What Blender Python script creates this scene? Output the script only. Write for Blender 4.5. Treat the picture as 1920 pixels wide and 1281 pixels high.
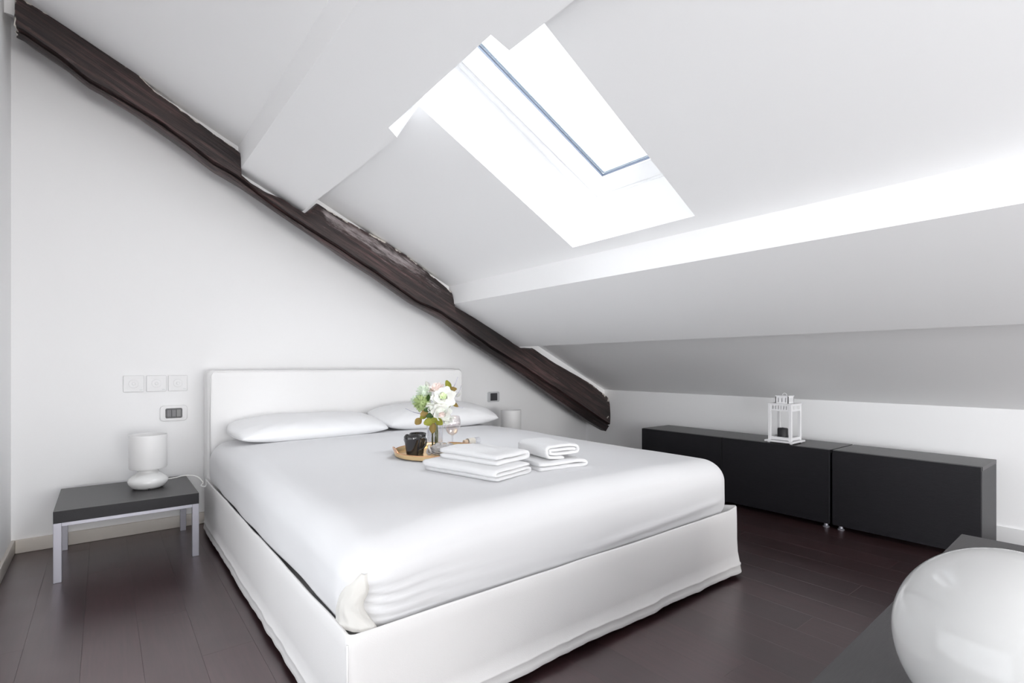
import bpy, bmesh, math, random
from mathutils import Vector, noise, Matrix
from mathutils.geometry import tessellate_polygon

random.seed(7)
for o in list(bpy.data.objects): bpy.data.objects.remove(o)
sc = bpy.context.scene
col = sc.collection

# ------------------------------------------------------------------ camera, world, light, exposure
H = 0.86
cam_d = bpy.data.cameras.new('camera'); cam = bpy.data.objects.new('camera', cam_d); col.objects.link(cam)
cam.location = (0, 0, H); cam.rotation_euler = (math.radians(90), 0, math.radians(-38.3))
cam_d.sensor_width = 36; cam_d.lens = 970 / 1920 * 36; cam_d.shift_y = (686 - 640.5) / 1920
cam_d.clip_start = 0.02; cam_d.clip_end = 200
sc.camera = cam
sc.view_settings.view_transform = 'Standard'; sc.view_settings.look = 'None'
sc.view_settings.gamma = 1; sc.view_settings.use_curve_mapping = False
EXPOSURE = 0.07
sc.view_settings.exposure = EXPOSURE

w = bpy.data.worlds.new('sky'); sc.world = w; w.use_nodes = True
bg = w.node_tree.nodes['Background']
bg.inputs['Color'].default_value = (0.93, 0.96, 1.0, 1); bg.inputs['Strength'].default_value = 1.9

def area(name, loc, direction, sx, sy, power, color=(1, 1, 1)):
    d = bpy.data.lights.new(name, 'AREA'); d.shape = 'RECTANGLE'; d.size = sx; d.size_y = sy
    d.energy = power; d.color = color
    o = bpy.data.objects.new(name, d); col.objects.link(o); o.location = loc
    o.rotation_euler = Vector(direction).to_track_quat('-Z', 'Y').to_euler()
    return o
SL = -0.477                                  # roof slope dz/dx
def roof(x): return 1.404 + SL * (x - 1.864)
cs = 1 / math.sqrt(1 + SL * SL); sn = -SL * cs    # slope cos / sin
def rp(a, y, n):                             # point on the roof: a along the slope, n outward
    return Vector((a * cs + n * sn, y, roof(0) - a * sn + n * cs))
area('skylight_daylight', rp(1.35, 0.80, 0.80), (-sn, 1.05, -cs), 1.15, 1.0, 85, (0.95, 0.97, 1.0))
area('rear_fill', (1.5, -4.48, 0.46), (0, 1, 0.0), 3.0, .80, 92, (1.0, 0.99, 0.975))  # added fill lamp behind the camera, at an added window
area('left_rear_fill', (-0.30, -2.4, 0.8), (1, 0.3, 0.0), 2.9, 1.2, 104, (0.985, 0.99, 1.0))  # added fill lamp on the unseen left wall, behind the camera
area('side_fill', (-0.30, 0.95, 0.55), (1, 0.0, 0.0), 2.1, .7, 4.2, (0.97, 0.985, 1.0))  # weak fill lamp added beside the camera for the bed's left side

# ------------------------------------------------------------------ materials
MATS = {}
def newmat(name):
    m = bpy.data.materials.new(name); m.use_nodes = True
    nt = m.node_tree; b = nt.nodes['Principled BSDF']
    return m, nt, b
def node(nt, t, **kw):
    n = nt.nodes.new(t)
    for k, v in kw.items(): setattr(n, k, v)
    return n
def plain(name, color, rough=0.5, metal=0.0, bump=0.0, bscale=200, var=0.0, vscale=6, sheen=0.0, coat=0.0, spec=None, sss=0.0, stretch=(1, 1, 1)):
    m, nt, b = newmat(name)
    b.inputs['Base Color'].default_value = (*color, 1); b.inputs['Roughness'].default_value = rough
    b.inputs['Metallic'].default_value = metal
    b.inputs['Sheen Weight'].default_value = sheen; b.inputs['Coat Weight'].default_value = coat
    if spec is not None: b.inputs['Specular IOR Level'].default_value = spec
    if sss: b.inputs['Subsurface Weight'].default_value = sss; b.inputs['Subsurface Scale'].default_value = .02
    tc = node(nt, 'ShaderNodeTexCoord'); mp = node(nt, 'ShaderNodeMapping'); mp.inputs['Scale'].default_value = stretch
    nt.links.new(tc.outputs['Object'], mp.inputs['Vector'])
    if bump:
        nz = node(nt, 'ShaderNodeTexNoise'); nz.inputs['Scale'].default_value = bscale; nz.inputs['Detail'].default_value = 4
        bp = node(nt, 'ShaderNodeBump'); bp.inputs['Strength'].default_value = bump; bp.inputs['Distance'].default_value = 0.002
        nt.links.new(mp.outputs[0], nz.inputs['Vector']); nt.links.new(nz.outputs['Fac'], bp.inputs['Height'])
        nt.links.new(bp.outputs[0], b.inputs['Normal'])
    if var:
        n2 = node(nt, 'ShaderNodeTexNoise'); n2.inputs['Scale'].default_value = vscale; n2.inputs['Detail'].default_value = 5
        mx = node(nt, 'ShaderNodeMix', data_type='RGBA')
        mx.inputs[6].default_value = (*[c * (1 - var) for c in color], 1); mx.inputs[7].default_value = (*[min(1, c * (1 + var)) for c in color], 1)
        nt.links.new(mp.outputs[0], n2.inputs['Vector']); nt.links.new(n2.outputs['Fac'], mx.inputs[0]); nt.links.new(mx.outputs[2], b.inputs['Base Color'])
    return m
M_plaster = plain('white plaster', (0.95, 0.95, 0.952), 0.75, bump=0.08, bscale=60, var=0.008, vscale=2)
M_reveal = plain('white lacquered reveal', (0.95, 0.95, 0.95), 0.5)
M_linen = plain('white cotton', (0.74, 0.74, 0.75), 0.85, bump=0.10, bscale=700, sheen=0.15)
M_pillow = plain('white pillow cotton', (0.90, 0.90, 0.905), 0.85, bump=0.10, bscale=700, sheen=0.15)
M_head = plain('white headboard slipcover', (0.91, 0.905, 0.90), 0.9, bump=0.18, bscale=500, sheen=0.1)
M_cover = plain('off white canvas', (0.82, 0.81, 0.805), 0.9, bump=0.18, bscale=500, sheen=0.1)
M_fold = plain('cream cotton underside', (0.94, 0.93, 0.905), 0.9, bump=0.15, bscale=300)
M_towel = plain('white terry', (0.80, 0.80, 0.805), 0.95, bump=0.8, bscale=420, sheen=0.3)
M_base = plain('cream painted skirting', (0.74, 0.69, 0.63), 0.45, var=0.05, vscale=8)
M_whitebase = plain('white painted skirting', (0.8, 0.8, 0.8), 0.45)
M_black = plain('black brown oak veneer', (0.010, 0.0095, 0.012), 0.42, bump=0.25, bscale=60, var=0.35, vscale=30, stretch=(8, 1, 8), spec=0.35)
M_black_lit = plain('black brown oak veneer lit', (0.028, 0.025, 0.027), 0.40, bump=0.25, bscale=60, var=0.4, vscale=30, stretch=(1, 8, 8), spec=0.9)  # lighter copy of the black veneer, reflected light put into its colour
M_steel = plain('grey lacquered steel', (0.42, 0.42, 0.47), 0.35, metal=0.5)
M_opal = plain('opal white glass', (0.83, 0.83, 0.82), 0.06, coat=0.3, spec=0.5)
M_globe = plain('opal globe glass', (0.55, 0.55, 0.545), 0.04, spec=0.45)
M_shade = plain('white frosted shade', (0.86, 0.855, 0.85), 0.35, spec=0.3)
M_cord = plain('white cable', (0.78, 0.77, 0.75), 0.4)
M_plate = plain('white switch plastic', (0.74, 0.74, 0.745), 0.3)
M_plate2 = plain('grey plastic surround', (0.60, 0.61, 0.62), 0.3)
M_anth = plain('anthracite plastic', (0.05, 0.05, 0.055), 0.35)
M_anth2 = plain('grey rocker plastic', (0.13, 0.13, 0.14), 0.35)
M_lantern = plain('white powder coated metal', (0.84, 0.84, 0.85), 0.4)
M_candle = plain('black wax', (0.018, 0.018, 0.021), 0.45)
M_mug = plain('glossy black stoneware', (0.02, 0.018, 0.02), 0.08, coat=0.5)
M_gold = plain('brushed brass tray', (0.90, 0.66, 0.36), 0.30, metal=0.85)
M_copper = plain('copper rim', (0.86, 0.47, 0.26), 0.25, metal=0.9)
M_silver = plain('silvered wire', (0.62, 0.60, 0.60), 0.3, metal=0.7)
M_gasket = plain('dark rubber gasket', (0.16, 0.19, 0.25), 0.5)
M_alu = plain('pale blue aluminium strip', (0.62, 0.70, 0.76), 0.4, metal=0.3)
M_foot = plain('dark plastic foot', (0.06, 0.06, 0.06), 0.4)
M_petal = plain('cream petal', (0.88, 0.88, 0.84), 0.7, sss=0.1, var=0.04, vscale=30)
M_petalg = plain('green tinted petal', (0.80, 0.88, 0.62), 0.7, var=0.1, vscale=40)
M_petalp = plain('blush petal', (0.90, 0.80, 0.76), 0.7, var=0.05, vscale=30)
M_hydr = plain('pale green floret', (0.50, 0.60, 0.30), 0.7, var=0.3, vscale=60)
M_hydr2 = plain('mint floret', (0.70, 0.78, 0.66), 0.7, var=0.15, vscale=60)
M_leafy = plain('lime leaf', (0.46, 0.47, 0.08), 0.6, var=0.25, vscale=40)
M_leafo = plain('ochre leaf', (0.50, 0.36, 0.12), 0.6, var=0.25, vscale=40)
M_leafd = plain('dark green leaf', (0.07, 0.15, 0.03), 0.5, var=0.3, vscale=40)
M_stem = plain('green stem', (0.30, 0.32, 0.16), 0.6, var=0.2, vscale=50)
M_twig = plain('lilac grey twig', (0.42, 0.40, 0.50), 0.7)
M_cork = plain('beige cork', (0.62, 0.47, 0.34), 0.8)

def glass(name, tint=(1, 1, 1), gloss=0.10):
    m, nt, b = newmat(name); nt.nodes.remove(b)
    out = nt.nodes['Material Output']
    tr = node(nt, 'ShaderNodeBsdfTransparent'); tr.inputs[0].default_value = (*tint, 1)
    gl = node(nt, 'ShaderNodeBsdfGlossy'); gl.inputs['Roughness'].default_value = 0.02; gl.inputs[0].default_value = (0.95, 0.95, 0.95, 1)
    lw = node(nt, 'ShaderNodeLayerWeight'); lw.inputs[0].default_value = 0.25
    mt = node(nt, 'ShaderNodeMath', operation='MULTIPLY_ADD'); mt.inputs[1].default_value = 0.55 if gloss else 0.12; mt.inputs[2].default_value = gloss * .4
    mx = node(nt, 'ShaderNodeMixShader')
    nt.links.new(lw.outputs['Facing'], mt.inputs[0]); nt.links.new(mt.outputs[0], mx.inputs[0])
    nt.links.new(tr.outputs[0], mx.inputs[1]); nt.links.new(gl.outputs[0], mx.inputs[2]); nt.links.new(mx.outputs[0], out.inputs[0])
    return m
M_pane = glass('window glass', (0.98, 0.99, 1.0), 0.05)
M_clear = glass('thin lantern glass', (1, 1, 1), 0.0)
M_glass = glass('clear table glass', (0.95, 0.95, 0.96))
M_pinkglass = glass('faintly rosy glass', (0.975, 0.955, 0.955))

def floor_mat():
    m, nt, b = newmat('dark stained floorboard')
    tc = node(nt, 'ShaderNodeTexCoord'); mp = node(nt, 'ShaderNodeMapping'); mp.inputs['Scale'].default_value = (30, 1.6, 1)
    oi = node(nt, 'ShaderNodeObjectInfo')
    geo = node(nt, 'ShaderNodeNewGeometry')
    nt.links.new(geo.outputs['Position'], mp.inputs['Vector'])
    nz = node(nt, 'ShaderNodeTexNoise', noise_dimensions='4D'); nz.inputs['Scale'].default_value = 3; nz.inputs['Detail'].default_value = 8; nz.inputs['Roughness'].default_value = 0.65
    ml = node(nt, 'ShaderNodeMath', operation='MULTIPLY'); ml.inputs[1].default_value = 40
    nt.links.new(oi.outputs['Random'], ml.inputs[0]); nt.links.new(ml.outputs[0], nz.inputs['W']); nt.links.new(mp.outputs[0], nz.inputs['Vector'])
    cr = node(nt, 'ShaderNodeValToRGB')
    cr.color_ramp.elements[0].position = 0.3; cr.color_ramp.elements[0].color = (0.017, 0.0062, 0.0068, 1)
    cr.color_ramp.elements[1].position = 0.75; cr.color_ramp.elements[1].color = (0.048, 0.019, 0.021, 1)
    nt.links.new(nz.outputs['Fac'], cr.inputs[0])
    mr = node(nt, 'ShaderNodeMapRange'); mr.inputs['To Min'].default_value = 0.75; mr.inputs['To Max'].default_value = 1.25
    nt.links.new(oi.outputs['Random'], mr.inputs['Value'])
    mu = node(nt, 'ShaderNodeVectorMath', operation='SCALE')
    nt.links.new(cr.outputs[0], mu.inputs[0]); nt.links.new(mr.outputs[0], mu.inputs['Scale'])
    nt.links.new(mu.outputs[0], b.inputs['Base Color'])
    n2 = node(nt, 'ShaderNodeTexNoise'); n2.inputs['Scale'].default_value = 5; n2.inputs['Detail'].default_value = 6
    nt.links.new(geo.outputs['Position'], n2.inputs['Vector'])
    r2 = node(nt, 'ShaderNodeMapRange'); r2.inputs['To Min'].default_value = 0.24; r2.inputs['To Max'].default_value = 0.40
    nt.links.new(n2.outputs['Fac'], r2.inputs['Value']); nt.links.new(r2.outputs[0], b.inputs['Roughness'])
    b.inputs['IOR'].default_value = 2.4; b.inputs['Specular Tint'].default_value = (1, 0.90, 0.92, 1)
    bp = node(nt, 'ShaderNodeBump'); bp.inputs['Strength'].default_value = 0.12; bp.inputs['Distance'].default_value = 0.001
    nt.links.new(nz.outputs['Fac'], bp.inputs['Height']); nt.links.new(bp.outputs[0], b.inputs['Normal'])
    return m
M_floor = floor_mat()
M_subfloor = plain('dark underlay', (0.01, 0.008, 0.008), 0.9)

def beam_mat():
    m, nt, b = newmat('old dark timber')
    tc = node(nt, 'ShaderNodeTexCoord')
    sp = node(nt, 'ShaderNodeSeparateXYZ'); nt.links.new(tc.outputs['Object'], sp.inputs[0])
    # rotate into the run of the beam
    rot = node(nt, 'ShaderNodeMapping'); rot.inputs['Rotation'].default_value = (0, math.radians(-27), 0)
    nt.links.new(tc.outputs['Object'], rot.inputs['Vector'])
    st = node(nt, 'ShaderNodeMapping'); st.inputs['Scale'].default_value = (1.5, 30, 42); nt.links.new(rot.outputs[0], st.inputs['Vector'])
    g = node(nt, 'ShaderNodeTexNoise'); g.inputs['Scale'].default_value = 1.6; g.inputs['Detail'].default_value = 9; g.inputs['Roughness'].default_value = 0.7
    nt.links.new(st.outputs[0], g.inputs['Vector'])
    c = node(nt, 'ShaderNodeValToRGB')
    e = c.color_ramp.elements
    e[0].position = 0.30; e[0].color = (0.007, 0.006, 0.006, 1)
    e[1].position = 0.72; e[1].color = (0.135, 0.074, 0.070, 1)
    k = c.color_ramp.elements.new(0.5); k.color = (0.038, 0.024, 0.023, 1)
    nt.links.new(g.outputs['Fac'], c.inputs[0])
    # old whitish limewash stain rubbed on the middle length
    n2 = node(nt, 'ShaderNodeTexNoise'); n2.inputs['Scale'].default_value = 3.5; n2.inputs['Detail'].default_value = 10; n2.inputs['Roughness'].default_value = 0.75
    s2 = node(nt, 'ShaderNodeMapping'); s2.inputs['Scale'].default_value = (2.2, 9, 13); nt.links.new(rot.outputs[0], s2.inputs['Vector']); nt.links.new(s2.outputs[0], n2.inputs['Vector'])
    att = node(nt, 'ShaderNodeAttribute', attribute_name='lime')
    ad = node(nt, 'ShaderNodeMath', operation='MULTIPLY_ADD'); ad.inputs[1].default_value = 0.34; ad.inputs[2].default_value = 0
    nt.links.new(att.outputs['Fac'], ad.inputs[0])
    su = node(nt, 'ShaderNodeMath', operation='ADD'); nt.links.new(n2.outputs['Fac'], su.inputs[0]); nt.links.new(ad.outputs[0], su.inputs[1])
    r = node(nt, 'ShaderNodeMapRange'); r.inputs['From Min'].default_value = 0.62; r.inputs['From Max'].default_value = 0.92
    nt.links.new(su.outputs[0], r.inputs['Value'])
    mx = node(nt, 'ShaderNodeMix', data_type='RGBA'); mx.inputs[7].default_value = (0.52, 0.46, 0.46, 1)
    nt.links.new(r.outputs[0], mx.inputs[0]); nt.links.new(c.outputs[0], mx.inputs[6])
    # plaster crumbs left along the top edge
    at2 = node(nt, 'ShaderNodeAttribute', attribute_name='plaster')
    n3 = node(nt, 'ShaderNodeTexNoise'); n3.inputs['Scale'].default_value = 26; n3.inputs['Detail'].default_value = 6
    nt.links.new(tc.outputs['Object'], n3.inputs['Vector'])
    m3 = node(nt, 'ShaderNodeMath', operation='MULTIPLY'); nt.links.new(at2.outputs['Fac'], m3.inputs[0]); nt.links.new(n3.outputs['Fac'], m3.inputs[1])
    r3 = node(nt, 'ShaderNodeMapRange'); r3.inputs['From Min'].default_value = 0.46; r3.inputs['From Max'].default_value = 0.52
    nt.links.new(m3.outputs[0], r3.inputs['Value'])
    m4 = node(nt, 'ShaderNodeMix', data_type='RGBA'); m4.inputs[7].default_value = (0.7, 0.66, 0.6, 1)
    nt.links.new(r3.outputs[0], m4.inputs[0]); nt.links.new(mx.outputs[2], m4.inputs[6]); nt.links.new(m4.outputs[2], b.inputs['Base Color'])
    # large patches of darker tone and thin drying cracks
    n5 = node(nt, 'ShaderNodeTexNoise'); n5.inputs['Scale'].default_value = 1.7; n5.inputs['Detail'].default_value = 3
    nt.links.new(rot.outputs[0], n5.inputs['Vector'])
    r5 = node(nt, 'ShaderNodeMapRange'); r5.inputs['From Min'].default_value = 0.35; r5.inputs['From Max'].default_value = 0.62; r5.inputs['To Min'].default_value = 0.40; r5.inputs['To Max'].default_value = 1.25
    nt.links.new(n5.outputs['Fac'], r5.inputs['Value'])
    s6 = node(nt, 'ShaderNodeMapping'); s6.inputs['Scale'].default_value = (0.9, 8, 22); nt.links.new(rot.outputs[0], s6.inputs['Vector'])
    n6 = node(nt, 'ShaderNodeTexNoise'); n6.inputs['Scale'].default_value = 2.2; n6.inputs['Detail'].default_value = 2; nt.links.new(s6.outputs[0], n6.inputs['Vector'])
    m6 = node(nt, 'ShaderNodeMath', operation='SUBTRACT'); m6.inputs[1].default_value = 0.5; nt.links.new(n6.outputs['Fac'], m6.inputs[0])
    a6 = node(nt, 'ShaderNodeMath', operation='ABSOLUTE'); nt.links.new(m6.outputs[0], a6.inputs[0])
    r6 = node(nt, 'ShaderNodeMapRange'); r6.inputs['From Min'].default_value = 0.0; r6.inputs['From Max'].default_value = 0.02; r6.inputs['To Min'].default_value = 0.25; r6.inputs['To Max'].default_value = 1.0
    nt.links.new(a6.outputs[0], r6.inputs['Value'])
    m7 = node(nt, 'ShaderNodeMath', operation='MULTIPLY'); nt.links.new(r5.outputs[0], m7.inputs[0]); nt.links.new(r6.outputs[0], m7.inputs[1])
    v7 = node(nt, 'ShaderNodeVectorMath', operation='SCALE'); nt.links.new(c.outputs[0], v7.inputs[0]); nt.links.new(m7.outputs[0], v7.inputs['Scale'])
    nt.links.new(v7.outputs[0], mx.inputs[6])
    b.inputs['Roughness'].default_value = 0.5
    bp = node(nt, 'ShaderNodeBump'); bp.inputs['Strength'].default_value = 0.9; bp.inputs['Distance'].default_value = 0.006
    nt.links.new(g.outputs['Fac'], bp.inputs['Height']); nt.links.new(bp.outputs[0], b.inputs['Normal'])
    return m
M_beam = beam_mat()

# ------------------------------------------------------------------ helpers
def link(name, me, mat, parent=None, smooth=True, label=None):
    if mat is not None:
        for mm in (mat if isinstance(mat, (list, tuple)) else [mat]): me.materials.append(mm)
    if smooth:
        me.shade_smooth()
    o = bpy.data.objects.new(name, me); col.objects.link(o)
    if parent is not None:
        o.parent = parent; o.matrix_parent_inverse = Matrix.Identity(4)
        o.location = (0, 0, 0)
    if label: o['label'] = label
    return o
def obj(name, bm, mat, parent=None, smooth=False, label=None, angle=None):
    """link a bmesh given in the parent's local frame (or world when there is no parent)"""
    bmesh.ops.recalc_face_normals(bm, faces=bm.faces)
    me = bpy.data.meshes.new(name); bm.to_mesh(me); bm.free()
    if angle:
        me.shade_smooth(); me.set_sharp_from_angle(angle=math.radians(angle))
        return link(name, me, mat, parent, False, label)
    return link(name, me, mat, parent, smooth, label)
def thing(name, label, cat, loc=(0, 0, 0), rz=0, group=None):
    o = bpy.data.objects.new(name, None); o.empty_display_size = 0.1; col.objects.link(o)
    o.location = loc; o.rotation_euler = (0, 0, rz); o['label'] = label; o['category'] = cat
    if group: o['group'] = group
    return o
def tag(o, label, cat, group=None):
    o['label'] = label; o['category'] = cat
    if group: o['group'] = group
    return o
def struct(o): o['kind'] = 'structure'; return o
def copy_tree(o, parent=None):
    c = o.copy(); col.objects.link(c)
    if parent is not None: c.parent = parent
    for ch in [x for x in bpy.data.objects if x.parent == o]: copy_tree(ch, c)
    return c
def box(bm, x0, x1, y0, y1, z0, z1, bev=0.0, seg=2):
    r = bmesh.ops.create_cube(bm, size=1)
    for v in r['verts']:
        v.co = Vector((x0 + (v.co.x + .5) * (x1 - x0), y0 + (v.co.y + .5) * (y1 - y0), z0 + (v.co.z + .5) * (z1 - z0)))
    if bev:
        es = list({e for v in r['verts'] for e in v.link_edges})
        bmesh.ops.bevel(bm, geom=es, offset=bev, segments=seg, affect='EDGES', profile=0.5)
    return bm
def bx(*a, **k): return box(bmesh.new(), *a, **k)
def lathe(bm, prof, cx=0, cy=0, n=32, cap0=True, cap1=True):
    rings = []
    for r, z in prof:
        rings.append([bm.verts.new((cx + r * math.cos(t * 2 * math.pi / n), cy + r * math.sin(t * 2 * math.pi / n), z)) for t in range(n)])
    for a, b in zip(rings, rings[1:]):
        for i in range(n): bm.faces.new((a[i], a[(i + 1) % n], b[(i + 1) % n], b[i]))
    if cap0: bm.faces.new(rings[0][::-1])
    if cap1: bm.faces.new(rings[-1])
    return bm
def tube(bm, pts, r, n=8, caps=True):
    pts = [Vector(p) for p in pts]; rings = []
    up = Vector((0, 0, 1))
    for i, p in enumerate(pts):
        d = (pts[min(i + 1, len(pts) - 1)] - pts[max(i - 1, 0)]).normalized()
        s = d.cross(up)
        if s.length < 1e-3: s = d.cross(Vector((1, 0, 0)))
        s.normalize(); u = s.cross(d).normalized()
        rr = r[i] if isinstance(r, (list, tuple)) else r
        rings.append([bm.verts.new(p + s * rr * math.cos(2 * math.pi * t / n) + u * rr * math.sin(2 * math.pi * t / n)) for t in range(n)])
    for a, b in zip(rings, rings[1:]):
        for i in range(n): bm.faces.new((a[i], a[(i + 1) % n], b[(i + 1) % n], b[i]))
    if caps: bm.faces.new(rings[0][::-1]); bm.faces.new(rings[-1])
    return bm
def spline(pts, k=8):
    pts = [Vector(p) for p in pts]; out = []
    P = [pts[0] * 2 - pts[1]] + pts + [pts[-1] * 2 - pts[-2]]
    for i in range(1, len(P) - 2):
        for j in range(k):
            t = j / k; a, b, c, d = P[i - 1], P[i], P[i + 1], P[i + 2]
            out.append(0.5 * ((2 * b) + (c - a) * t + (2 * a - 5 * b + 4 * c - d) * t * t + (3 * b - a - 3 * c + d) * t ** 3))
    out.append(pts[-1]); return out
def prism(bm, polys, low, top):
    """polys: list of (x,y) loops, first the outer one; low/top: f(x,y)->Vector"""
    loops = [[Vector((p[0], p[1], 0)) for p in L] for L in polys]
    flat = [p for L in loops for p in L]
    tris = tessellate_polygon(loops)
    vl = [bm.verts.new(low(p.x, p.y)) for p in flat]; vt = [bm.verts.new(top(p.x, p.y)) for p in flat]
    for t in tris:
        try: bm.faces.new([vl[i] for i in t]); bm.faces.new([vt[i] for i in t][::-1])
        except ValueError: pass
    k = 0
    for L in loops:
        n = len(L)
        for i in range(n):
            a, b = k + i, k + (i + 1) % n
            bm.faces.new((vl[a], vl[b], vt[b], vt[a]))
        k += n
    return bm
def rbox(x0, x1, y0, y1, z0, z1, r, res, disp=None, rz=None):
    """rounded soft box with an even grid, optionally displaced by disp(p, n) -> Vector"""
    bm = bmesh.new()
    sx, sy, sz = x1 - x0, y1 - y0, z1 - z0
    nx, ny, nz = [max(2, int(round(s / res))) for s in (sx, sy, sz)]
    verts = {}
    r3 = (r, r, rz if rz else r)
    lo = Vector((x0 + r, y0 + r, z0 + r3[2])); hi = Vector((x1 - r, y1 - r, z1 - r3[2]))
    def V(i, j, k):
        key = (i, j, k)
        if key in verts: return verts[key]
        p = Vector((x0 + sx * i / nx, y0 + sy * j / ny, z0 + sz * k / nz))
        q = Vector([min(max(p[a], lo[a]), hi[a]) for a in range(3)])
        d = Vector([(p[a] - q[a]) / r3[a] for a in range(3)])
        if d.length > 1e-9:
            d.normalize(); p = q + Vector([d[a] * r3[a] for a in range(3)]); n = Vector([d[a] / r3[a] for a in range(3)]).normalized()
        else: n = Vector((0, 0, 1))
        if disp: p = p + disp(p, n)
        verts[key] = bm.verts.new(p); return verts[key]
    def quad(a, b, c, d): bm.faces.new((V(*a), V(*b), V(*c), V(*d)))
    for i in range(nx):
        for j in range(ny):
            for k in (0, nz): quad((i, j, k), (i + 1, j, k), (i + 1, j + 1, k), (i, j + 1, k))
    for i in range(nx):
        for k in range(nz):
            for j in (0, ny): quad((i, j, k), (i + 1, j, k), (i + 1, j, k + 1), (i, j, k + 1))
    for j in range(ny):
        for k in range(nz):
            for i in (0, nx): quad((i, j, k), (i, j + 1, k), (i, j + 1, k + 1), (i, j, k + 1))
    return bm
def fn(x, y, z, s=1.0): return noise.noise(Vector((x * s, y * s, z * s)))
def lerp_poly(P, x):
    if x <= P[0][0]: return P[0][1]
    for (a, b), (c, d) in zip(P, P[1:]):
        if x <= c: return b + (d - b) * (x - a) / max(1e-9, c - a)
    return P[-1][1]

# ------------------------------------------------------------------ room shell
XL, XR, YB, YF = -0.331, 3.446, 3.27, -4.6
UP = 3.06                                      # face of the thicker wall above the timber
bm = bx(XL - .1, XR + .1, YF - .1, YB + .1, -0.12, -0.012)
floor = struct(obj('floor', bm, M_subfloor, label='dark stained timber floor'))
# boards run away from the camera along Y
BW = 0.140
row = 0; x = XL
while x < XR - 0.001:
    x1 = min(x + BW, XR); y = YF - (row * 0.37 % 1.1)
    L = 1.35
    while y < YB:
        ya, yb = max(y, YF), min(y + L, YB)
        if yb - ya > .02:
            b = bx(x + .0001, x1 - .0001, ya + .0001, yb - .0001, -0.012, 0.0, bev=.00035, seg=1)
            obj('floorboard', b, M_floor, floor)
        y += L
    x += BW; row += 1

# left wall, back wall (a thicker upper part sits above the timber), right knee wall, rear wall
LW = [(-3.9, -0.9, .2, 1.42), (-.13, 2.03, .18, .92)]          # two openings added for fill light, beside and behind the camera
bm = bmesh.new()
prism(bm, [[(YF - .1, -.1), (YB + .15, -.1), (YB + .15, roof(XL) + .1), (YF - .1, roof(XL) + .1)]] + [[(a, c), (b, c), (b, d), (a, d)] for a, b, c, d in LW],
      lambda x, y: Vector((XL, x, y)), lambda x, y: Vector((XL - .15, x, y)))
struct(obj('wall_left', bm, M_plaster, label='white plastered wall at the left edge'))
bm = bmesh.new()
xs = [XL, XR]
prism(bm, [[(XL - .15, YB), (XR + .15, YB), (XR + .15, YB + .15), (XL - .15, YB + .15)]], lambda x, y: Vector((x, y, -.1)), lambda x, y: Vector((x, y, roof(x) + .12)))
wall_back = struct(obj('wall_back', bm, M_plaster, label='white plastered wall behind the headboard'))
bm = bmesh.new(); box(bm, XR, XR + .15, YF - .1, YB + .15, -.1, roof(XR) + .02)
struct(obj('wall_right', bm, M_plaster, label='low white knee wall behind the black cabinets'))
# unseen rear wall with a wide opening added for fill light
bm = bmesh.new()
WX0, WX1, WZ0, WZ1 = -0.05, 2.95, 0.05, 0.84
loops = [[(XL, -.1), (XR, -.1), (XR, roof(XR)), (XL, roof(XL))], [(WX0, WZ0), (WX1, WZ0), (WX1, WZ1), (WX0, WZ1)]]
prism(bm, loops, lambda x, y: Vector((x, YF, y)), lambda x, y: Vector((x, YF - .15, y)))
struct(obj('wall_rear', bm, M_plaster))

# roof slab with the skylight shaft cut square to the slope
OPEN = [(1.795, 1.795), (1.792, 1.129), (0.979, 1.090), (0.835, 1.083), (0.835, 2.03), (0.977, 2.03), (0.937, 1.757)]
TH = 0.27
bm = bmesh.new()
prism(bm, [[(XL - .1, YF - .1), (XR + .1, YF - .1), (XR + .1, YB + .1), (XL - .1, YB + .1)], OPEN],
      lambda x, y: Vector((x, y, roof(x))), lambda x, y: Vector((x + sn * TH, y, roof(x) + cs * TH)))
struct(obj('ceiling', bm, M_plaster, label='sloping white attic ceiling with skylight shaft'))

# plastered purlins boxed in under the slope
def boxed(name, poly, drop, label):
    b = bmesh.new(); prism(b, [poly], lambda x, y: Vector((x, y, roof(x) - drop)), lambda x, y: Vector((x, y, roof(x) + .001)))
    return struct(obj(name, b, M_plaster, label=label))
boxed('trim_1', [(.563, YF), (.885, YF), (.885, 1.133), (.829, 1.143), (.843, 1.816), (.885, 1.831), (.885, UP), (.563, UP)], .135, 'upper boxed-in purlin notched for the skylight')
boxed('trim_2', [(1.864, YF), (2.447, YF), (2.447, UP), (1.864, UP)], .124, 'lower boxed-in purlin above the black cabinets')

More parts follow.
